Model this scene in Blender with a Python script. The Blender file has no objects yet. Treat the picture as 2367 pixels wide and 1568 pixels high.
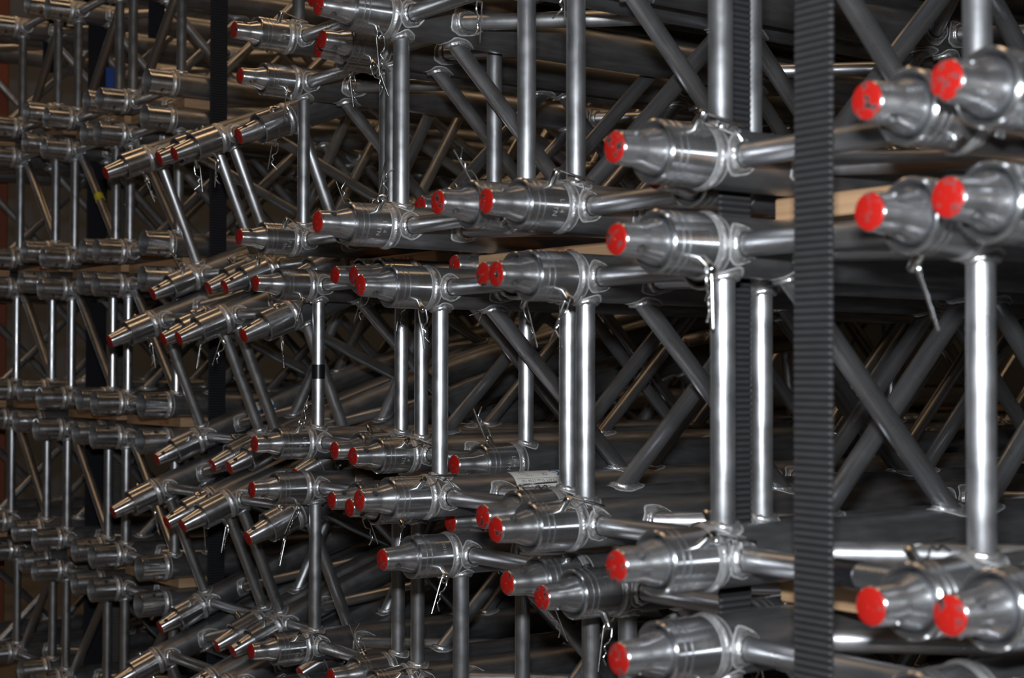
import bpy, bmesh, math, random
from mathutils import Vector, Matrix
random.seed(7)
C = bpy.context.scene.collection
scene = bpy.context.scene
PI = math.pi

# ------------------------------------------------------------------ camera, world, light, exposure
FLOOR = -0.690                      # measured heights are relative to the lower chord of the middle layer
CAM_Z = 0.1298 - FLOOR
YAW, PITCH, ROLL = math.radians(36.0), math.radians(1.30), math.radians(-0.10)
FPX = 3578.0
cd = bpy.data.cameras.new('camera')
cam = bpy.data.objects.new('camera', cd)
C.objects.link(cam)
R0 = Vector((math.cos(YAW), -math.sin(YAW), 0))
F0 = Vector((math.sin(YAW), math.cos(YAW), 0))
U0 = Vector((0, 0, 1))
FW = F0 * math.cos(PITCH) + U0 * math.sin(PITCH)
UP = U0 * math.cos(PITCH) - F0 * math.sin(PITCH)
RT = R0 * math.cos(ROLL) - UP * math.sin(ROLL)
UP = R0 * math.sin(ROLL) + UP * math.cos(ROLL)
cam.matrix_world = Matrix(((RT.x, UP.x, -FW.x, 0), (RT.y, UP.y, -FW.y, 0), (RT.z, UP.z, -FW.z, CAM_Z), (0, 0, 0, 1)))
cd.sensor_width = 36.0
cd.lens = FPX / 2367.0 * 36.0
cd.clip_start = 0.05
cd.clip_end = 60
cd.dof.use_dof = True
cd.dof.focus_distance = 1.95
cd.dof.aperture_fstop = 9.0
scene.camera = cam

scene.view_settings.view_transform = 'Standard'
scene.view_settings.look = 'None'
scene.view_settings.gamma = 1.0
scene.view_settings.use_curve_mapping = False
scene.view_settings.exposure = 0.18

w = bpy.data.worlds.new('hall_air')
scene.world = w
w.use_nodes = True
w.node_tree.nodes['Background'].inputs[0].default_value = (1.0, 0.82, 0.62, 1)
w.node_tree.nodes['Background'].inputs[1].default_value = 0.01

def area(name, loc, target, sx, sy, power, col):
    l = bpy.data.lights.new(name, 'AREA')
    l.shape = 'RECTANGLE'; l.size = sx; l.size_y = sy; l.energy = power; l.color = col
    o = bpy.data.objects.new(name, l); C.objects.link(o)
    o.location = loc
    o.rotation_euler = (Vector(target) - Vector(loc)).to_track_quat('-Z', 'Y').to_euler()
    return o
# the camera's own flash, a hand above the lens, and the hall's warm ceiling lamps
fl = Vector((0, 0, CAM_Z)) + UP * 0.115 + FW * 0.02
area('camera_flash', fl, fl + FW * 2.0 - UP * 0.05, 0.07, 0.035, 21.0, (0.92, 0.96, 1.0))
for i, (lx, ly) in enumerate([(0.6, 1.2), (0.6, 4.4), (3.4, 1.2), (3.4, 4.4), (-1.8, 2.8)]):
    area('ceiling_lamp', (lx, ly, 4.3), (lx, ly, 0), 2.4, 0.8, 11.0, (1.0, 0.64, 0.34))

# ------------------------------------------------------------------ materials
def mat(name):
    m = bpy.data.materials.new(name); m.use_nodes = True
    nt = m.node_tree
    return m, nt, nt.nodes['Principled BSDF']
def N(nt, t, **kw):
    n = nt.nodes.new(t)
    for k, v in kw.items(): setattr(n, k, v)
    return n
def noise(nt, coord, scale, map_scale=None, detail=3.0, rand=True):
    tc = N(nt, 'ShaderNodeTexCoord')
    mp = N(nt, 'ShaderNodeMapping')
    if map_scale: mp.inputs['Scale'].default_value = map_scale
    nt.links.new(tc.outputs[coord], mp.inputs['Vector'])
    if rand:
        oi = N(nt, 'ShaderNodeObjectInfo')
        mu = N(nt, 'ShaderNodeMath', operation='MULTIPLY'); mu.inputs[1].default_value = 37.0
        nt.links.new(oi.outputs['Random'], mu.inputs[0])
        cx = N(nt, 'ShaderNodeCombineXYZ')
        for k in range(3): nt.links.new(mu.outputs[0], cx.inputs[k])
        nt.links.new(cx.outputs[0], mp.inputs['Location'])
    n = N(nt, 'ShaderNodeTexNoise')
    n.inputs['Scale'].default_value = scale; n.inputs['Detail'].default_value = detail
    nt.links.new(mp.outputs[0], n.inputs['Vector'])
    return n.outputs['Fac']
def ramp(nt, fac, stops):
    r = N(nt, 'ShaderNodeValToRGB')
    els = r.color_ramp.elements
    while len(els) < len(stops): els.new(0.5)
    for e, (p, c) in zip(els, stops):
        e.position = p; e.color = (*c, 1) if len(c) == 3 else c
    nt.links.new(fac, r.inputs[0])
    return r.outputs[0]
def rng(nt, fac, a, b, lo, hi):
    r = N(nt, 'ShaderNodeMapRange')
    r.inputs['From Min'].default_value = a; r.inputs['From Max'].default_value = b
    r.inputs['To Min'].default_value = lo; r.inputs['To Max'].default_value = hi
    nt.links.new(fac, r.inputs['Value'])
    return r.outputs[0]
def bump(nt, b, fac, strength, dist):
    bp = N(nt, 'ShaderNodeBump')
    bp.inputs['Strength'].default_value = strength; bp.inputs['Distance'].default_value = dist
    nt.links.new(fac, bp.inputs['Height']); nt.links.new(bp.outputs[0], b.inputs['Normal'])
def metal(name, c0, c1, r0, r1, metallic, coord, scale, mscale, bs=0.0, bd=0.0002, aniso=None):
    m, nt, b = mat(name)
    f = noise(nt, coord, scale, mscale)
    nt.links.new(ramp(nt, f, [(0.3, c0), (0.7, c1)]), b.inputs['Base Color'])
    f2 = noise(nt, 'Object', 45.0, None, 4.0)
    nt.links.new(rng(nt, f2, 0.3, 0.7, r0, r1), b.inputs['Roughness'])
    b.inputs['Metallic'].default_value = metallic
    if bs: bump(nt, b, f, bs, bd)
    if aniso:
        tg_ = N(nt, 'ShaderNodeTangent', direction_type='RADIAL', axis=aniso[0])
        nt.links.new(tg_.outputs[0], b.inputs['Tangent'])
        b.inputs['Anisotropic'].default_value = aniso[1]; b.inputs['Anisotropic Rotation'].default_value = aniso[2]
    return m
M = {}
M['tube'] = metal('mill_aluminium', (.40, .41, .43), (.56, .57, .59), .26, .38, .93, 'UV', 9.0, (2.0, 6.0, 1.0), .06, .0003, ('Z', .55, 0.0))
M['chord'] = metal('dull_chord_aluminium', (.26, .265, .28), (.40, .405, .42), .32, .46, .90, 'UV', 7.0, (3.0, 3.0, 1.0), .06, .0004, ('X', .4, 0.0))
M['turned'] = metal('turned_aluminium', (.60, .61, .63), (.74, .75, .77), .20, .30, .96, 'UV', 1.0, (1500.0, .4, 1.0), 0, 0, ('X', .75, .25))
M['bead'] = metal('weld_bead_aluminium', (.50, .50, .51), (.74, .74, .74), .28, .50, .90, 'Object', 260.0, None, .6, .0012)
M['halo'] = metal('brushed_weld_zone', (.34, .34, .35), (.52, .52, .53), .42, .60, .75, 'Object', 150.0, None, .2, .0004)
M['line'] = metal('pale_weld_oxide', (.46, .46, .46), (.62, .62, .62), .50, .70, .55, 'Object', 200.0, None)
M['zinc'] = metal('zinc_plated_steel', (.62, .64, .66), (.80, .82, .80), .14, .26, 1.0, 'Object', 120.0, None)
M['etch'] = metal('dot_engraving', (.50, .50, .50), (.66, .66, .66), .5, .6, .5, 'Object', 100.0, None)

m, nt, b = mat('chipped_red_paint')
f = noise(nt, 'Object', 150.0, None, 9.0)
fac = rng(nt, f, .56, .64, 0, .9)
mx = N(nt, 'ShaderNodeMix', data_type='RGBA')
mx.inputs['A'].default_value = (.34, .010, .007, 1); mx.inputs['B'].default_value = (.20, .20, .20, 1)
nt.links.new(fac, mx.inputs['Factor']); nt.links.new(mx.outputs['Result'], b.inputs['Base Color'])
nt.links.new(fac, b.inputs['Metallic']); b.inputs['Roughness'].default_value = .38
b.inputs['Specular IOR Level'].default_value = .35
bump(nt, b, f, .25, .0006)
M['red'] = m

m, nt, b = mat('plywood')
f = noise(nt, 'Object', 9.0, (1.0, .35, 14.0), 4.0)
nt.links.new(ramp(nt, f, [(.25, (.26, .15, .075)), (.55, (.42, .26, .145)), (.8, (.50, .33, .20))]), b.inputs['Base Color'])
b.inputs['Roughness'].default_value = .75
bump(nt, b, f, .2, .001)
M['wood'] = m
def plain(name, col, rough=.6, metallic=0.0):
    m, nt, b = mat(name)
    f = noise(nt, 'Object', 60.0, None, 3.0)
    nt.links.new(ramp(nt, f, [(.2, tuple(c * .85 for c in col)), (.8, tuple(min(1, c * 1.12) for c in col))]), b.inputs['Base Color'])
    b.inputs['Roughness'].default_value = rough; b.inputs['Metallic'].default_value = metallic
    return m
M['strap'] = plain('black_webbing', (.034, .034, .038), .55)
M['groove_shade'] = plain('webbing_groove_shade', (.006, .006, .007), .8)  # shade in the grooves between ribs, painted as a darker colour
M['navy'] = plain('navy_webbing', (.010, .011, .018), .8)
M['greyweb'] = plain('grey_webbing', (.13, .12, .11), .85)
M['bluetag'] = plain('blue_tag', (.01, .06, .30), .6)
M['tape'] = plain('black_tape', (.008, .008, .010), .35)
M['yellow'] = plain('yellow_tape', (.62, .55, .02), .45)
M['rust'] = plain('red_brown_steel', (.20, .045, .018), .6)
M['ink'] = plain('red_stencil_ink', (.30, .012, .012), .7)
M['black_ink'] = plain('black_marker_ink', (.02, .015, .012), .7)
M['paper'] = plain('white_label_paper', (.66, .66, .64), .5)
M['print'] = plain('grey_print', (.10, .10, .11), .6)
M['printblue'] = plain('blue_print', (.02, .10, .32), .5)
M['orange'] = plain('orange_print', (.60, .12, .02), .5)

m, nt, b = mat('concrete_floor')
f = noise(nt, 'Object', 3.0, None, 8.0, False)
nt.links.new(ramp(nt, f, [(.3, (.10, .095, .09)), (.7, (.20, .19, .18))]), b.inputs['Base Color'])
b.inputs['Roughness'].default_value = .7
bump(nt, b, f, .1, .01)
M['floor'] = m
m, nt, b = mat('grey_painted_wall')
f = noise(nt, 'Object', 2.0, None, 6.0, False)
nt.links.new(ramp(nt, f, [(.3, (.12, .135, .165)), (.7, (.16, .18, .215))]), b.inputs['Base Color'])
b.inputs['Roughness'].default_value = .85
M['wall'] = m

# ------------------------------------------------------------------ mesh helpers
def mesh(name, verts, faces, mats, smooth=True, uvs=None, fmat=None, sharp=None):
    me = bpy.data.meshes.new(name)
    me.from_pydata([tuple(v) for v in verts], [], faces)
    for mm in mats: me.materials.append(mm)
    if uvs:
        ul = me.uv_layers.new(name='UVMap')
        for p in me.polygons:
            for li in p.loop_indices:
                ul.data[li].uv = uvs[me.loops[li].vertex_index]
    if fmat:
        for p, k in zip(me.polygons, fmat): p.material_index = k
    if smooth:
        for p in me.polygons: p.use_smooth = True
        if sharp is not None: me.set_sharp_from_angle(angle=math.radians(sharp))
    me.update()
    return me
def link(name, data, parent=None, mw=None):
    o = bpy.data.objects.new(name, data); C.objects.link(o)
    if parent is not None: o.parent = parent
    if mw is not None: o.matrix_local = mw
    return o
def lathe(name, prof, mat_, seg=28, sharp=35, closed=False):
    """turned shape: prof = [(x, r)] around the local X axis"""
    vs, fs, uv = [], [], []
    n = len(prof)
    for x, r in prof:
        for k in range(seg):
            a = 2 * PI * k / seg
            vs.append((x, r * math.cos(a), r * math.sin(a))); uv.append((x, k / seg))
    for i in range(n - 1 + (1 if closed else 0)):
        i2 = (i + 1) % n
        for k in range(seg):
            k2 = (k + 1) % seg
            fs.append((i * seg + k, i2 * seg + k, i2 * seg + k2, i * seg + k2))
    if not closed:
        fs.append(tuple(range(seg))); fs.append(tuple(reversed(range((n - 1) * seg, n * seg))))
    return mesh(name, vs, fs, [mat_], uvs=uv, sharp=sharp)
def sweep(name, pts, r, mat_, seg=8, uvscale=1.0):
    """round wire or tube along a polyline; r a number or a list"""
    vs, fs, uv = [], [], []
    pts = [Vector(p) for p in pts]
    t0 = (pts[1] - pts[0]).normalized()
    nrm = t0.orthogonal().normalized(); L = 0
    for i, p in enumerate(pts):
        t = (pts[min(i + 1, len(pts) - 1)] - pts[max(i - 1, 0)]).normalized()
        nrm = (nrm - t * nrm.dot(t)).normalized(); bn = t.cross(nrm)
        if i: L += (p - pts[i - 1]).length
        rr = r[i] if isinstance(r, (list, tuple)) else r
        for k in range(seg):
            a = 2 * PI * k / seg
            vs.append(p + (nrm * math.cos(a) + bn * math.sin(a)) * rr); uv.append((L * uvscale, k / seg))
    for i in range(len(pts) - 1):
        for k in range(seg):
            k2 = (k + 1) % seg
            fs.append((i * seg + k, i * seg + k2, (i + 1) * seg + k2, (i + 1) * seg + k))
    fs.append(tuple(reversed(range(seg)))); fs.append(tuple(range((len(pts) - 1) * seg, len(pts) * seg)))
    return mesh(name, vs, fs, [mat_], uvs=uv, sharp=60)
def box(name, sx, sy, sz, mat_, bev=.0015):
    bm = bmesh.new()
    bmesh.ops.create_cube(bm, size=1.0)
    bmesh.ops.scale(bm, vec=(sx, sy, sz), verts=bm.verts)
    if bev: bmesh.ops.bevel(bm, geom=list(bm.edges), offset=bev, segments=1, affect='EDGES')
    me = bpy.data.meshes.new(name); bm.to_mesh(me); bm.free(); me.materials.append(mat_)
    return me
def drill(me, p, axis, r, length):
    """cut a round hole through a mesh"""
    bm = bmesh.new()
    bmesh.ops.create_cone(bm, cap_ends=True, segments=20, radius1=r, radius2=r, depth=length)
    q = Vector((0, 0, 1)).rotation_difference(Vector(axis)).to_matrix().to_4x4()
    bmesh.ops.transform(bm, matrix=Matrix.Translation(p) @ q, verts=bm.verts)
    cm = bpy.data.meshes.new('drill'); bm.to_mesh(cm); bm.free()
    cm.materials.append(me.materials[0])
    a = bpy.data.objects.new('drill_a', me); c = bpy.data.objects.new('drill_b', cm)
    C.objects.link(a); C.objects.link(c)
    md = a.modifiers.new('b', 'BOOLEAN'); md.operation = 'DIFFERENCE'; md.object = c; md.solver = 'EXACT'
    dg = bpy.context.evaluated_depsgraph_get()
    out = bpy.data.meshes.new_from_object(a.evaluated_get(dg))
    bpy.data.objects.remove(a); bpy.data.objects.remove(c); bpy.data.meshes.remove(cm)
    for p_ in out.polygons: p_.use_smooth = True
    out.set_sharp_from_angle(angle=math.radians(32))
    return out
def text_geo(s, size, off=0.0):
    cu = bpy.data.curves.new('t', 'FONT'); cu.body = s; cu.size = size; cu.align_x = 'CENTER'; cu.align_y = 'CENTER'
    cu.resolution_u = 2; cu.offset = off
    o = bpy.data.objects.new('t', cu); C.objects.link(o)
    dg = bpy.context.evaluated_depsgraph_get()
    me = bpy.data.meshes.new_from_object(o.evaluated_get(dg))
    v = [tuple(x.co) for x in me.vertices]; f = [tuple(p.vertices) for p in me.polygons]
    bpy.data.objects.remove(o); bpy.data.curves.remove(cu); bpy.data.meshes.remove(me)
    return v, f

# ------------------------------------------------------------------ shared pieces of a truss
RC, RB = .0240, .0095             # chord and brace radii
H = .240                          # chord spacing
XP, XD, BAY = .071, .123, .243    # end post, first diagonal, length of one diagonal

def coupler_profile(kind):
    if kind == 'spigoted':
        o = [(0, .0232), (.0012, .0246), (.0070, .0246), (.0074, .0237), (.0092, .0237), (.0096, .0246), (.0136, .0246), (.0140, .0237), (.0158, .0237), (.0162, .0246), (.0500, .0246)]
    elif kind == 'arched':
        o = [(0, .0230), (.0010, .0244), (.0210, .0244), (.0213, .0240), (.0219, .0240), (.0222, .0244), (.0500, .0244)]
    else:
        o = [(0, .0236), (.0010, .0246), (.0030, .0246), (.0034, .0236), (.0052, .0236), (.0056, .0246), (.0082, .0246), (.0086, .0236), (.0104, .0236), (.0108, .0246), (.0500, .0246)]
    inner = [(.0520, .0225), (.0520, .0010), (.0440, .0010), (.0440, .0172), (.0040, .0206), (0, .0214)]
    return o + inner
ME = {}
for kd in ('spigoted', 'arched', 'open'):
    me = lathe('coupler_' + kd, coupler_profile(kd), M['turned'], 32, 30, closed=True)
    if kd == 'open':
        s = .70710678
        me = drill(me, (.026, 0, 0), (0, s, s), .0044, .09)
        me.name = 'coupler_open'
    me.materials.append(M['chord'])  # darker metal for the bore faces, standing in for the shade inside
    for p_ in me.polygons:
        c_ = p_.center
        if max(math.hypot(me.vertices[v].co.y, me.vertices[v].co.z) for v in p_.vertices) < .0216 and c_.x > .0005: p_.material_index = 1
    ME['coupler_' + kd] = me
# spigot: tapered plug standing 38 mm out of the coupler, with a cross hole
sp = [(-.0361, .0006), (-.0361, .0113), (-.0354, .0122), (-.0344, .0126), (-.0270, .0129), (-.0266, .0131), (-.0150, .0135), (-.0135, .0138), (-.0095, .0150), (-.0010, .0178), (.0040, .0186), (.0400, .0165), (.0400, .0006)]
me = lathe('spigot', sp, M['turned'], 28, 30)
ME['spigot'] = drill(me, (-.0215, 0, 0), (0, 0, 1), .0037, .06)
sa = [(-.0361, .0006), (-.0361, .0110), (-.0354, .0118), (-.0344, .0121), (-.0240, .0133), (-.0236, .0134), (-.0120, .0148), (-.0116, .0149), (.0000, .0163), (.0300, .0165), (.0300, .0006)]
ME['spigot_cone'] = drill(lathe('spigot', sa, M['turned'], 28, 30), (-.0235, 0, 0), (0, 0, 1), .0038, .06)
ME['tip'] = lathe('painted_tip', [(-.0366, .0003), (-.0366, .0010), (-.0370, .0013), (-.0370, .0108), (-.0367, .0114), (-.0360, .0118), (-.0358, .0110), (-.0360, .0003)], M['red'], 24, 40)
# locking pin along local Z through the coupler, exit end at +Z
pv = lathe('locking_pin', [(-.0285, .0008), (-.0285, .0050), (-.0278, .0060), (-.0255, .0062), (-.0250, .0052), (.0330, .0038), (.0385, .0036), (.0395, .0028), (.0395, .0005)], M['zinc'], 14, 40)
pv.transform(Matrix.Rotation(-PI / 2, 4, 'Y'))
ME['pin'] = pv
def clip_mesh(flare, coil):
    pts = [(.0048, 0, -.046), (.0049, 0, -.030), (.0050, 0, -.012)]
    if coil:
        for k in range(0, 19):
            a = -.2 + k * (2 * PI * 1.42) / 18
            pts.append((.0052 * math.cos(a), .0016 * k / 18, -.004 + .0052 * math.sin(a)))
    else:
        for k in range(0, 11):
            a = -.15 + k * (PI + .3) / 10
            pts.append((.0050 * math.cos(a), .0012 * k / 10, -.004 + .0052 * math.sin(a)))
    pts += [(-.0052, .0014, -.012), (-.0036, .0014, -.017), (.0014, .0014, -.0205), (.0022, .0014, -.0235), (-.0010, .0014, -.0265), (-.0006, .0014, -.0290), (.0016, .0014, -.0315), (.0006, .0014, -.0345), (-.0030 - flare, .0014, -.0395 - .3 * flare)]
    return sweep('spring_clip', pts, .00095, M['zinc'], 7)
ME['clips'] = [clip_mesh(0.0, False), clip_mesh(.003, True), clip_mesh(.006, False)]
# ring weld where the coupler meets its chord
ringv = []
rp = [Vector((.0585 + .0006 * math.sin(k * 2.1), (.0247) * math.cos(2 * PI * k / 40), .0247 * math.sin(2 * PI * k / 40))) for k in range(41)]
vs, fs, fm = [], [], []
for k in range(40):
    a = 2 * PI * k / 40
    wob = .0005 * math.sin(k * 2.7) + .0003 * math.sin(k * 5.1)
    for x, r in ((.0440, .02480), (.0446, .0249), (.0454, .02480), (.0480, .0250), (.0492 + wob, .0261), (.0512 + wob, .0266), (.0534 + wob, .0259), (.0550, .0244), (.0572, .0242), (.0577, .0244), (.0583, .0241)):
        vs.append((x, r * math.cos(a), r * math.sin(a)))
for k in range(40):
    k2 = (k + 1) % 40
    for i in range(10):
        fs.append((k * 11 + i, k * 11 + i + 1, k2 * 11 + i + 1, k2 * 11 + i)); fm.append((2, 2, 1, 0, 0, 0, 0, 1, 2, 2)[i])
ME['ring'] = mesh('ring_weld', vs, fs, [M['bead'], M['halo'], M['line']], fmat=fm)

def brace_mesh(name, L):
    return sweep(name, [(0, 0, 0), (0, 0, L * .5), (0, 0, L)], RB, M['tube'], 20)
def saddle(rho, t, alpha, R):
    sa, ca = math.sin(alpha), math.cos(alpha)
    a = 1 - ca * ca; bq = -2 * rho * math.cos(t) * sa * ca
    cq = rho * rho - (rho * math.cos(t) * sa) ** 2 - R * R
    z = (-bq + math.sqrt(max(0, bq * bq - 4 * a * cq))) / (2 * a)
    return Vector((rho * math.cos(t), rho * math.sin(t), z))
def weld_mesh(name, alpha, L, seed):
    rn = random.Random(seed)
    vs, fs, fm = [], [], []
    n = 26
    for end in (0,):
        base = len(vs)
        ph = rn.random() * 6
        rows = 11
        for k in range(n):
            t = 2 * PI * k / n
            wob = .0009 * math.sin(3 * t + ph) + .0004 * math.sin(7 * t + 2 * ph)
            lump = 1 + .22 * math.sin(k * 2.4 + ph)
            c = saddle(RB + .0012, t, alpha, RC + .0010)
            rd = Vector((math.cos(t), math.sin(t), 0))
            ring = []
            for j in range(5):                    # bead cross section: from brace wall to chord
                a = PI * (.55 - .95 * j / 4)
                ring.append(c + (rd * math.cos(a) + Vector((0, 0, 1)) * math.sin(a)) * .0030 * lump)
            for rho, lift in ((RB + .0036, .0003), (RB + .0056 + wob, .0003), (RB + .0059 + wob, .0005), (RB + .0066 + wob, .0005), (RB + .0069 + wob, .0001)):
                ring.append(saddle(min(rho, .0205), t, alpha, RC + lift))
            ring.append(saddle(min(RB + .0069 + wob, .0205), t, alpha, RC - .001))
            if end:
                ring = [Vector((-p.x, p.y, L - p.z)) for p in ring]
            vs += ring
        for k in range(n):
            k2 = (k + 1) % n
            for i in range(rows - 1):
                f = (base + k * rows + i, base + k2 * rows + i, base + k2 * rows + i + 1, base + k * rows + i + 1)
                fs.append(f if end else tuple(reversed(f))); fm.append((0, 0, 0, 0, 0, 1, 2, 2, 2, 2)[i])
    return mesh(name, vs, fs, [M['bead'], M['halo'], M['line']], fmat=fm)
LD = math.hypot(BAY, H); AD = math.atan2(H, BAY)
ME['post'] = brace_mesh('post', H); ME['diag'] = brace_mesh('diagonal', LD)
ME['enddiag'] = brace_mesh('end_diagonal', H * math.sqrt(2))
ME['wpost'] = [weld_mesh('weld', PI / 2, H, i) for i in range(3)]
ME['wdiag'] = [weld_mesh('weld', AD, LD, 10 + i) for i in range(3)]
def wrap_text(s, size, R, x0, ang0, around=True, flip=1, mat_='etch', nm='lettering'):
    v, f = text_geo(s, size, -.02 * size if mat_ == 'etch' else 0)
    out = []
    for (a, b_, _) in v:
        if around: x = x0 + b_ * flip; th = ang0 + a * flip / R
        else: x = x0 + a * flip; th = ang0 - b_ * flip / R
        out.append((x, R * math.cos(th), R * math.sin(th)))
    return mesh(nm, out, f, [M[mat_]], smooth=False)
ME['code'] = wrap_text('LP 4\n     TN', .0078, .0249, .0315, PI * 1.02, True, 1)
ME['code2'] = wrap_text('-1018-', .0065, .0249, .033, PI * .86, True, 1)
ME['tape'] = lathe('tape_band', [(-.011, .0096), (-.011, .0102), (.011, .0102), (.011, .0096)], M['tape'], 20, 40)
ME['tape'].transform(Matrix.Rotation(-PI / 2, 4, 'Y'))
ME['ytape'] = lathe('tape_band', [(-.009, .0096), (-.009, .0104), (.009, .0104), (.009, .0096)], M['yellow'], 20, 40)
ME['ytape'].transform(Matrix.Rotation(-PI / 2, 4, 'Y'))

# ------------------------------------------------------------------ the truss
def frame_straight(s): return Vector((s, 0, 0)), Vector((1, 0, 0)), Vector((0, 0, 1))
def frame_arc(th0, R):
    def f(s):
        th = th0 - s / R
        return (Vector((R * (math.sin(th0) - math.sin(th)), 0, R * (math.cos(th) - math.cos(th0)))),
                Vector((math.cos(th), 0, math.sin(th))), Vector((-math.sin(th), 0, math.cos(th))))
    return f
def brace_matrix(p, q, chord_dir, L):
    z = q - p; ln = z.length; z.normalize()
    x = (chord_dir - z * chord_dir.dot(z)).normalized(); y = z.cross(x); s = ln / L
    return Matrix(((x.x, y.x, z.x * s, p.x), (x.y, y.y, z.y * s, p.y), (x.z, y.z, z.z * s, p.z), (0, 0, 0, 1)))
chord_cache = {}
def truss(name, label, group, loc, n, kind, h=H, fr=frame_straight, enddiag=0, welds=99, diag_mod=0, rs=0, codes=True):
    rn = random.Random(rs)
    L = XD + n * BAY + .052 + XP
    root = bpy.data.objects.new(name, None); root.empty_display_size = .1
    C.objects.link(root); root.location = loc
    root['label'] = label; root['category'] = 'truss'; root['group'] = group
    hh = h / 2
    zb = hh + RC                                     # empty sits at the base
    def P(s, ys, zs):
        o, x, z = fr(s)
        return o + Vector((0, ys * H / 2, 0)) + z * (zs * hh) + Vector((0, 0, zb))
    for ys in (-1, 1):
        for zs in (-1, 1):
            key = (kind, n, zs) if kind == 'arched' else ('s', n)
            if key not in chord_cache:
                if kind == 'arched':
                    pts = [P(.045 + (L - .09) * i / 24, 0, zs) - Vector((0, 0, zb)) for i in range(25)]
                else:
                    pts = [Vector((.045 + (L - .09) * i / 6, 0, 0)) for i in range(7)]
                chord_cache[key] = sweep('chord', pts, RC, M['chord'], 32)
            off = Vector((0, ys * H / 2, zb)) if kind == 'arched' else Vector((0, ys * H / 2, zs * hh + zb))
            link('chord', chord_cache[key], root, Matrix.Translation(off))
            for end in (0, 1):
                o, x, z = fr(L if end else 0); p = P(L if end else 0, ys, zs)
                if end: x = -x
                y = z.cross(x)
                mx_ = Matrix(((x.x, y.x, z.x, p.x), (x.y, y.y, z.y, p.y), (x.z, y.z, z.z, p.z), (0, 0, 0, 1)))
                tw = Matrix.Rotation(rn.choice((0, PI / 2, PI, -PI / 2)), 4, 'X') if kind == 'open' else Matrix()
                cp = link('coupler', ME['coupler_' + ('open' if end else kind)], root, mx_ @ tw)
                link('ring_weld', ME['ring'], cp, Matrix.Rotation(rn.random() * 6, 4, 'X'))
                if codes and not end and kind == 'spigoted' and zs < 0:
                    link('engraved_code', ME['code'], cp, Matrix.Rotation(rn.uniform(-.25, .25), 4, 'X'))
                if codes == 2 and not end and zs > 0 and ys > 0:
                    link('engraved_code', ME['code2'], cp)
                if end or kind == 'open': continue
                phi = math.atan2(ys, -zs) + rn.uniform(-.22, .22)
                if kind == 'arched' and zs > 0: phi += .35 * (1 if ys > 0 else -1)
                sg = link('conical_spigot', ME['spigot_cone' if kind == 'arched' else 'spigot'], root, mx_ @ Matrix.Rotation(phi, 4, 'X'))
                link('painted_tip', ME['tip'], sg, Matrix.Rotation(rn.random() * 6, 4, 'X'))['label'] = 'chipped red paint on the tip'
                link('locking_pin', ME['pin'], sg, Matrix.Translation((.030, 0, 0)))
                # the clip swings freely: down from a pin that points down, over to the side from one that points up
                if zs > 0:
                    want = Matrix.Rotation(rn.uniform(-.5, .5), 4, 'Y') @ Matrix.Rotation(rn.uniform(0, 6.2), 4, 'Z')
                else:
                    want = Matrix.Rotation(rn.choice((-1.45, -1.3, -1.6) if loc[1] < 1.3 else (-1.45, -1.2, PI - .5, PI + .25, -1.6)) + rn.uniform(-.2, .2), 4, 'Y') @ Matrix.Rotation(rn.uniform(-.6, .6), 4, 'Z')
                base = (mx_ @ Matrix.Rotation(phi, 4, 'X')).to_3x3().to_4x4()
                link('spring_clip', rn.choice(ME['clips']), sg, Matrix.Translation((.030, 0, .0345)) @ base.inverted() @ want)
    braces = {}
    def brace(nm, a, b_, me, Lc, wm, tag=None, wd=True):
        p, q = P(*a), P(*b_)
        cdir = fr(a[0])[1]
        o = link(nm, me, root, brace_matrix(p, q, cdir, Lc))
        if wd and wm:
            link('weld', rn.choice(wm), o)
            link('weld', rn.choice(wm), o, Matrix.Translation((0, 0, Lc)) @ Matrix.Rotation(PI, 4, 'Y'))
        if tag: braces[tag] = o
    for end in (0, 1):
        s = L - XP if end else XP
        for k in (-1, 1):
            brace('post', (s, k, -1), (s, k, 1), ME['post'], H, ME['wpost'], ('v', end, k), wd=not end or welds > 5)
            brace('cross_post', (s, -1, k), (s, 1, k), ME['post'], H, ME['wpost'], ('h', end, k), wd=not end or welds > 5)
    for i in range(n):
        s0, s1 = XD + i * BAY, XD + (i + 1) * BAY
        up = i % 2
        wd = i < welds
        e = -1 if (up + diag_mod) % 2 else 1
        # far side starts at the top, near side at the bottom; flat faces start at the far chord
        brace('diagonal', (s0, 1, e), (s1, 1, -e), ME['diag'], LD, ME['wdiag'], wd=wd)
        brace('diagonal', (s0, -1, -e), (s1, -1, e), ME['diag'], LD, ME['wdiag'], wd=wd)
        for k in (-1, 1):
            brace('flat_diagonal', (s0, e, k), (s1, -e, k), ME['diag'], LD, ME['wdiag'], wd=wd)
    if enddiag:
        brace('end_diagonal', (XP + .012, 1, enddiag), (XP + .012, -1, -enddiag), ME['enddiag'], H * math.sqrt(2), None, 'e')
    return root, braces, L

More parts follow.
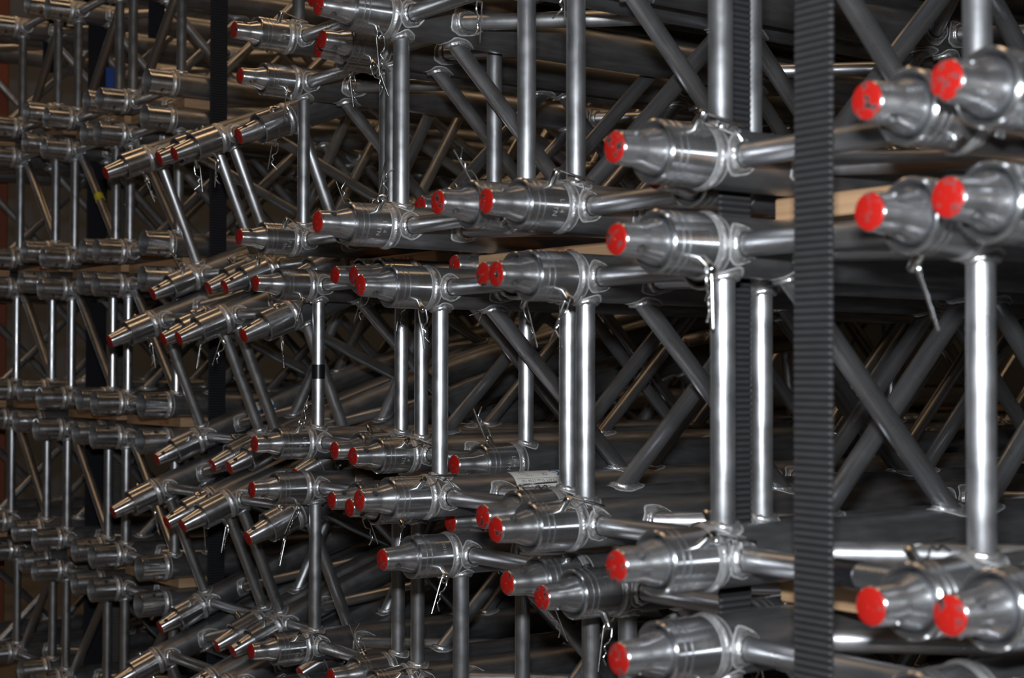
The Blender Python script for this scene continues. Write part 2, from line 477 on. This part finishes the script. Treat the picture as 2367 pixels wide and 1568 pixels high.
# ------------------------------------------------------------------ setting
def slab(name, verts, m_):
    me = mesh(name, verts, [tuple(range(4))], [m_], smooth=False)
    bm = bmesh.new(); bm.from_mesh(me)
    bmesh.ops.recalc_face_normals(bm, faces=bm.faces)
    r = bmesh.ops.extrude_face_region(bm, geom=list(bm.faces)); 
    nv = [v for v in r['geom'] if isinstance(v, bmesh.types.BMVert)]
    cen = Vector((2, 2.5, 2)); f0 = bm.faces[0] if False else None
    nrm = (Vector(verts[1]) - Vector(verts[0])).cross(Vector(verts[2]) - Vector(verts[0])).normalized()
    if nrm.dot(Vector(verts[0]) - cen) < 0: nrm = -nrm
    bmesh.ops.translate(bm, vec=nrm * .12, verts=nv)
    bmesh.ops.recalc_face_normals(bm, faces=bm.faces)
    bm.to_mesh(me); bm.free()
    o = link(name, me); o['kind'] = 'structure'
    return o
X0, X1, Y0, Y1, ZT = -4.0, 8.0, -3.0, 6.2, 4.6
slab('floor', [(X0, Y0, 0), (X1, Y0, 0), (X1, Y1, 0), (X0, Y1, 0)], M['floor'])
slab('wall_back', [(X0, Y1, 0), (X1, Y1, 0), (X1, Y1, ZT), (X0, Y1, ZT)], M['wall'])
slab('wall_left', [(X0, Y0, 0), (X0, Y1, 0), (X0, Y1, ZT), (X0, Y0, ZT)], M['wall'])
slab('wall_right', [(X1, Y0, 0), (X1, Y1, 0), (X1, Y1, ZT), (X1, Y0, ZT)], M['wall'])
slab('wall_front', [(X0, Y0, 0), (X1, Y0, 0), (X1, Y0, ZT), (X0, Y0, ZT)], M['wall'])
slab('ceiling', [(X0, Y0, ZT), (X1, Y0, ZT), (X1, Y1, ZT), (X0, Y1, ZT)], M['wall'])

# ------------------------------------------------------------------ straight spigoted stacks
PITCHZ = .3079
ORD = ['first', 'second', 'third', 'fourth', 'fifth', 'sixth']
LAY = {2: 'top', 1: 'second', 0: 'middle', -1: 'fourth', -2: 'bottom'}
H0 = [.332, .634, .944, 1.257, 1.542, 1.853]
ZO = [-.008, -.0108, -.0159, -.0111, .0208, .0250]
K = {0: {2: .735, 1: .724, 0: .725, -1: .735, -2: .740}, 1: {2: .735, 1: .727, 0: .729, -1: .731, -2: .735},
     2: {2: .835, 1: .829, 0: .841, -1: .895, -2: .880}, 3: {2: .830, 1: .823, 0: .877, -1: .907, -2: .900},
     4: {2: .985, 1: .985, 0: 1.034, -1: 1.029, -2: 1.030}, 5: {2: 1.009, 1: 1.019, 0: 1.046, -1: 1.042, -2: 1.040}}
NB = {0: 7, 1: 7, 2: 7, 3: 5, 4: 7, 5: 5}
def batten(name, label, group, x, y, z, sx, sy, sz, rz=0, text=None, flip=False, size=.014, ink='ink', toff=0.0):
    o = link(name, box('board', sx, sy, sz, M['wood']))
    o.location = (x, y, z); o.rotation_euler = (0, 0, rz)
    o['label'] = label; o['category'] = 'batten'; o['group'] = group
    if text:
        v, f = text_geo(text, size)
        sgn = -1 if flip else 1
        # on the face towards the truss ends (-X); seen from there +Y is to the left
        vs = [(-sx / 2 - .0004, toff - a * sgn, b_ * sgn) for a, b_, _ in v]
        t = link('lettering', mesh('lettering', vs, f, [M[ink]], smooth=False), o)
    return o
TR = {}
for c in range(6):
    for l in range(-2, 3):
        zb = l * PITCHZ + ZO[c] - RC - FLOOR
        lab = 'straight aluminium truss with red-tipped spigots, %s row, %s column from the right' % (LAY[l], ORD[c])
        TR[c, l] = truss('box_truss', lab, 'straight trusses with red-tipped spigots', (K[c][l] + .037, H0[c] + H / 2, zb), NB[c], 'spigoted', rs=100 * c + l + 7, codes=(2 if (c, l) == (3, -1) else (c >= 2 and l != 0 or c == 4 or c == 5)))
rb = random.Random(3)
for c in range(6):
    Lc = TR[c, 0][2]
    for l in range(-2, 2):
        zt = l * PITCHZ + ZO[c] + H + RC - FLOOR
        th = PITCHZ - H - 2 * RC - .0012; zt += .0006
        kk = max(K[c][l], K[c][l + 1])
        x = kk + .166 + rb.uniform(0, .02)
        txt = 'MULTI' if (c, l) in ((3, 0), (2, 0), (5, 0)) else None
        batten('spacer_batten', 'plywood batten between %s and %s rows, %s column from the right' % (LAY[l + 1], LAY[l], ORD[c]), 'plywood battens between the straight trusses',
               x + .035, H0[c] + H / 2 + rb.uniform(-.004, .004), zt + th / 2, .07, .276 if c == 1 else .290, th, 0, txt, False, .015, 'ink', -.02)
        batten('spacer_batten', 'far-end plywood batten between %s and %s rows, %s column from the right' % (LAY[l + 1], LAY[l], ORD[c]), 'plywood battens between the straight trusses',
               K[c][l] + Lc - .20, H0[c] + H / 2, zt + th / 2, .07, .285, th)
    zb = -2 * PITCHZ + ZO[c] - RC - FLOOR - .0006
    for j, x in enumerate((K[c][-2] + .25, K[c][-2] + Lc - .22)):
        batten('timber_bearer', 'timber bearer on the floor under the %s end, %s column from the right' % (('near', 'far')[j], ORD[c]), 'timber bearers on the floor',
               x, H0[c] + H / 2, zb / 2, .09, .29, zb)
# black tape bands on two posts
def tape_on(o, z, me, lab):
    t = link('tape_band', me, o, Matrix.Translation((0, 0, z))); t['label'] = lab
tape_on(TR[5, 0][1]['v', 0, 1], .108, ME['tape'], 'black tape band')
tape_on(TR[1, 0][1]['h', 0, -1], .113, ME['tape'], 'black tape band')
tape_on(TR[3, 1][1]['v', 1, 1], .12, ME['tape'], 'black tape band')

# rating label wrapped on the far lower chord of the middle truss in the fourth column
def sticker(root, ysign, zloc, x0, x1, a0, a1, R=RC):
    vs, fs = [], []
    n = 14
    for i in range(n + 1):
        a = a0 + (a1 - a0) * i / n
        for x in (x0, x1):
            vs.append((x, (R + .0004) * math.cos(a), (R + .0004) * math.sin(a)))
    for i in range(n): fs.append((2 * i, 2 * i + 1, 2 * i + 3, 2 * i + 2))
    o = link('rating_label', mesh('rating_label', vs, fs, [M['paper']]), root, Matrix.Translation((0, ysign * H / 2, zloc)))
    o['label'] = 'white printed label wrapped round the chord'
    return o
root = TR[3, 0][0]
sx0, sx1 = .165, .245
st = sticker(root, 1, RC, sx0, sx1, PI * .42, PI * 1.02)
def on_label(s, size, xc, ang, m_='print', fl=-1):
    me = wrap_text(s, size, RC + .0007, xc, ang, False, fl, m_)
    link('lettering', me, st)
def bar(xa, xb, aa, ab, m_='print'):
    vs = [(x, (RC + .0006) * math.cos(a), (RC + .0006) * math.sin(a)) for x, a in ((xa, aa), (xb, aa), (xb, ab), (xa, ab))]
    link('printed_rule', mesh('printed_rule', vs, [(0, 1, 2, 3)], [M[m_]], smooth=False), st)
# angle grows from +Y over the top (+Z) towards -Y, the camera side; the print stands upside down
on_label('LITECRAFT', .0088, 0.1930, PI * .925)
on_label('LITECRAFT Truss LT34 150', .0054, 0.2050, PI * .80)
on_label('01.2017', .0032, 0.1890, PI * .70, 'print')
for k, (s_, x_) in enumerate([('Hersteller', 0.183), ('Typ / type', 0.182), ('Baujahr', 0.183), ('Gewicht', 0.183)]):
    on_label(s_, .0026, x_, PI * (.66 - .045 * k))
on_label('CE', .0070, 0.2135, PI * .665)
for aa in (.755, .845, .965): bar(.168, .242, PI * aa, PI * (aa + .006))
bar(.1685, .1692, PI * .45, PI * 1.0); bar(.2405, .2412, PI * .45, PI * 1.0)
arc = []
for k in range(13):
    a = math.radians(-150 + 230 * k / 12)
    for r in (.0072, .0048):
        arc.append((.2295 + r * math.cos(a), PI * .635 + r * math.sin(a) * .95 / RC))
vs = [(x, (RC + .0007) * math.cos(a), (RC + .0007) * math.sin(a)) for x, a in arc]
link('printed_logo', mesh('printed_logo', vs, [(2 * k, 2 * k + 1, 2 * k + 3, 2 * k + 2) for k in range(12)], [M['printblue']], smooth=False), st)
bar(.226, .233, PI * .63, PI * .642, 'printblue')

# ------------------------------------------------------------------ arched stacks
TH0, RA = math.radians(23.0), 4.2
UC = {1: (1.097, .385), 0: (1.107, .079), -1: (1.116, -.232), -2: (1.122, -.542)}
UL = {1: 'topmost', 0: 'second', -1: 'third', -2: 'lowest'}
fa = frame_arc(TH0, RA)
UR = {}
for j, (hn, wd_, nn) in enumerate(((2.162, 'near', 4), (2.466, 'far', 4))):
    for l, (k, z) in UC.items():
        kx = k + .037 * math.cos(TH0); zc = z + .037 * math.sin(TH0)
        h_ = .236
        lab = 'arched aluminium truss with red-tipped spigots, %s in the %s leaning stack' % (UL[l], ('nearer', 'farther')[j])
        UR[j, l] = truss('arched_truss', lab, 'arched trusses with red-tipped spigots', (kx, hn + H / 2, zc - h_ / 2 - RC - FLOOR), nn, 'arched', h_, fa, rs=900 + 10 * j + l, diag_mod=0)
    # supports of the lowest arch: a thin board under the low end, a block under the raised end
    k, z = UC[-2]
    for s_, w_, nm in ((.15, .06, 'low'), (UR[j, -2][2] - .25, .09, 'raised')):
        o_, x_, z_ = fa(s_)
        px = k + .037 * math.cos(TH0) + o_.x + z_.x * (-.118 - RC)
        pz = z + .037 * math.sin(TH0) + o_.z + z_.z * (-.118 - RC) - FLOOR
        th = fa(s_)[1]; sl = math.atan2(th.z, th.x)
        pz -= w_ / 2 * math.tan(sl) + .003
        batten('timber_block', 'timber block under the %s end of the %s arched stack' % (nm, ('nearer', 'farther')[j]), 'timber blocks under the arches', px, hn + H / 2, pz / 2, w_, .28, pz)
# small colour sticker on the lower chord of the second arch in the farther stack
r2 = UR[1, 0][0]
o_, x_, z_ = fa(.20)
pz = .118 + RC
vs = []
for k in range(9):
    a = PI * (.62 + .42 * k / 8)
    for dx in (-.02, .02):
        p = Vector((dx, (RC + .0004) * math.cos(a), (RC + .0004) * math.sin(a))); vs.append(p)
stk = mesh('maker_sticker', vs, [(2 * k, 2 * k + 1, 2 * k + 3, 2 * k + 2) for k in range(8)], [M['paper'], M['printblue']], fmat=[0, 0, 0, 0, 0, 1, 1, 0])
pc = o_ + z_ * (-.118) + Vector((0, H / 2, pz))
mxs = Matrix(((x_.x, 0, z_.x, pc.x), (0, 1, 0, pc.y), (x_.z, 0, z_.z, pc.z), (0, 0, 0, 1)))
so = link('maker_sticker', stk, r2, mxs); so['label'] = 'small white sticker with orange swoosh'
vs = [((RC + .0007), 0)]
sw = [(-.014, .74), (-.002, .72), (.012, .66), (.002, .78)]
link('printed_swoosh', mesh('printed_swoosh', [(x, (RC + .0008) * math.cos(PI * a), (RC + .0008) * math.sin(PI * a)) for x, a in sw], [(0, 1, 2, 3)], [M['orange']], smooth=False), so)

# ------------------------------------------------------------------ stacks with open sockets
FH = [2.779, 3.092, 3.394, 3.712]; FZ = [.070, .076, .092, .092]
FK = {0: {2: 1.159, 1: 1.155, 0: 1.153, -1: 1.151, -2: 1.150}, 1: {2: 1.159, 1: 1.154, 0: 1.149, -1: 1.142, -2: 1.142}, 2: {2: 1.136, 1: 1.133, 0: 1.127, -1: 1.118, -2: 1.134}, 3: {2: 1.05, 1: 1.06, 0: 1.05, -1: 1.045, -2: 1.05}}
FR = {}
FN = ['nearest', 'second', 'third', 'rearmost']
for c in range(4):
    for l in range(-2, 3):
        lab = 'aluminium truss with open round sockets, %s row, %s of the back-left columns' % (LAY[l], FN[c])
        FR[c, l] = truss('box_truss', lab, 'straight trusses with open sockets', (FK[c][l], FH[c] + H / 2, l * PITCHZ + FZ[c] - RC - FLOOR), 11, 'open', enddiag=(1 if l in (1, 0, -1) else -1), welds=4, rs=500 + 10 * c + l)
    for l in range(-2, 2):
        zt = l * PITCHZ + FZ[c] + H + RC - FLOOR; th = PITCHZ - H - 2 * RC - .0012; zt += .0006
        txt, fl, sz, ink = (None, False, .015, 'ink')
        if (c, l) == (0, -1): txt, fl = 'MULTI', True
        if (c, l) == (0, 1): txt, ink = 'Gcc', 'black_ink'
        if (c, l) == (2, 0): txt = 'MULTI'
        batten('spacer_batten', 'plywood batten between %s and %s rows, %s of the back-left columns' % (LAY[l + 1], LAY[l], FN[c]), 'plywood battens between the open-socket trusses',
               FK[c][l] + .115, FH[c] + H / 2 + (.0 if c else .008), zt + th / 2, .07, .283 if c else .268, th, 0, txt, fl, .016, ink, -.03 if c else (-.085 if l == 1 else -.055))
        batten('spacer_batten', 'far-end plywood batten between %s and %s rows, %s of the back-left columns' % (LAY[l + 1], LAY[l], FN[c]), 'plywood battens between the open-socket trusses',
               FK[c][l] + 2.6, FH[c] + H / 2, zt + th / 2, .07, .285, th)
    zb = -2 * PITCHZ + FZ[c] - RC - FLOOR - .0006
    for j, x in enumerate((FK[c][-2] + .25, FK[c][-2] + 2.5)):
        batten('timber_bearer', 'timber bearer on the floor under the %s end, %s of the back-left columns' % (('near', 'far')[j], FN[c]), 'timber bearers on the floor', x, FH[c] + H / 2, zb / 2, .10, .285, zb)
tape_on(FR[1, 1][1]['e'], .165, ME['ytape'], 'bright yellow tape band')

# ------------------------------------------------------------------ straps and the upright
def strap(name, label, path, width_dir, width, m_, pitch=.005, thick=.0024, amp=.00105):
    """woven webbing with raised cross ribs, following a path"""
    pts = []
    path = [Vector(p) for p in path]
    step = pitch / 6
    for a, b_ in zip(path[:-1], path[1:]):
        n = max(1, int((b_ - a).length / step))
        pts += [a.lerp(b_, i / n) for i in range(n)]
    pts.append(path[-1])
    wd = Vector(width_dir).normalized()
    vs, fs = [], []
    for i, p in enumerate(pts):
        t = (pts[min(i + 1, len(pts) - 1)] - pts[max(i - 1, 0)]).normalized()
        nn = t.cross(wd).normalized()
        rib = thick / 2 + amp * (1, .75, -.35, -1, -.35, .75)[i % 6]
        for s_, e_, r_ in ((-1, 1, .5), (-.88, 1, 1), (.88, 1, 1), (1, 1, .5), (1, -1, .5), (.88, -1, 1), (-.88, -1, 1), (-1, -1, .5)):
            vs.append(p + wd * (s_ * width / 2) + nn * (e_ * rib * r_))
    for i in range(len(pts) - 1):
        for k in range(8):
            k2 = (k + 1) % 8
            fs.append((i * 8 + k, i * 8 + k2, (i + 1) * 8 + k2, (i + 1) * 8 + k))
    fs.append(tuple(range(7, -1, -1))); fs.append(tuple(range((len(pts) - 1) * 8, len(pts) * 8)))
    fm = [1 if (i % 6) in (2, 3) else 0 for i in range(len(pts) - 1) for k in range(8)] + [0, 0]  # groove faces take the painted shade
    o = link(name, mesh('webbing', vs, fs, [m_, M['groove_shade']], smooth=False, fmat=fm))
    o['label'] = label; o['category'] = 'strap'; o['group'] = 'webbing straps round the stacks'
    return o
def arcpts(cx, cz, r, a0, a1, y, n=8):
    return [(cx + r * math.cos(a0 + (a1 - a0) * i / n), y, cz + r * math.sin(a0 + (a1 - a0) * i / n)) for i in range(n + 1)]
# the wide strap hanging over the top cross post of the second column, in front of the truss ends
ztop = 2 * PITCHZ + ZO[1] + H - FLOOR
kp = K[1][2] + .037 + XP
hang = [(.800, .752, .004), (.799, .749, .35), (.801, .747, .60), (.799, .7445, .85), (.800, .744, 1.10), (.801, .744, ztop - .10)] + arcpts(kp, ztop, .0140, PI, 0, .744) + [(kp + .0142, .744, ztop - .18)]
strap('ratchet_strap', 'wide black ribbed strap hanging in front of the red-tipped ends, nearest the camera', hang, (0, 1, 0), .0355, M['strap'])
def loop(name, label, k, ya, yb, zlo, zhi, width, m_):
    p = [(k, ya, zlo), (k, ya, zhi), (k, yb, zhi), (k, yb, zlo), (k, ya, zlo)]
    pts = []
    for i in range(4):
        a, b_ = Vector(p[i]), Vector(p[i + 1]); d = (b_ - a).normalized()
        pts += [a + d * .004, b_ - d * .004]
    pts.append(pts[0] + Vector((0, 0, .001)))
    return strap(name, label, pts, (1, 0, 0), width, m_)
zl = lambda z, zo: -2 * PITCHZ + zo - RC - .003 - FLOOR
zh = lambda z, zo: 2 * PITCHZ + zo + H + RC + .003 - FLOOR
loop('ratchet_strap', 'black ribbed strap running down behind the foremost pair of bright posts', .883, .6065, .9085, zl(0, ZO[1]), zh(0, ZO[1]), .0355, M['strap'])
def over(label, k, ya, yb, zlo, zhi, width, m_, tail=.12):
    return strap('ratchet_strap', label, [(k, ya, zlo), (k, ya, zhi - .004), (k, ya + .004, zhi), (k, yb - .004, zhi), (k, yb, zhi - .004), (k, yb, zhi - tail)], (1, 0, 0), width, m_)
over('black strap down the nearest back-left column, behind the arched trusses', 1.296, 2.7525, 3.0555, .003, zh(0, FZ[0]), .036, M['navy'])
over('wide dark navy strap between the second and third back-left columns', 1.288, 3.3635, 3.662, .003, zh(0, FZ[2]), .047, M['navy'])
gs = over('narrow grey strap with stitched edges beside the navy strap', 1.340, 3.3635, 3.662, .003, zh(0, FZ[2]), .024, M['greyweb'])
tg = link('sewn_tag', box('sewn_tag', .026, .0012, .055, M['bluetag'], 0), gs, Matrix.Translation((1.318, 3.3605, 1.485)))
tg['label'] = 'blue sewn-on tag'

up = bpy.data.objects.new('steel_upright', None); C.objects.link(up); up.location = (1.277, 4.09, 0)
up['label'] = 'red-brown painted steel rack upright at the left edge behind the trusses'; up['category'] = 'post'
link('column', box('column', .07, .07, 3.2, M['rust'], .004), up, Matrix.Translation((0, 0, 1.606)))
link('base_plate', box('base_plate', .14, .14, .008, M['rust'], .001), up, Matrix.Translation((0, 0, .004)))
for dx in (-.05, .05):
    for dy in (-.05, .05):
        link('bolt', lathe('bolt', [(0, .001), (0, .009), (.008, .009), (.008, .004), (.016, .004), (.016, .001)], M['zinc'], 6), up, Matrix.Translation((dx, dy, .008)) @ Matrix.Rotation(-PI / 2, 4, 'Y'))
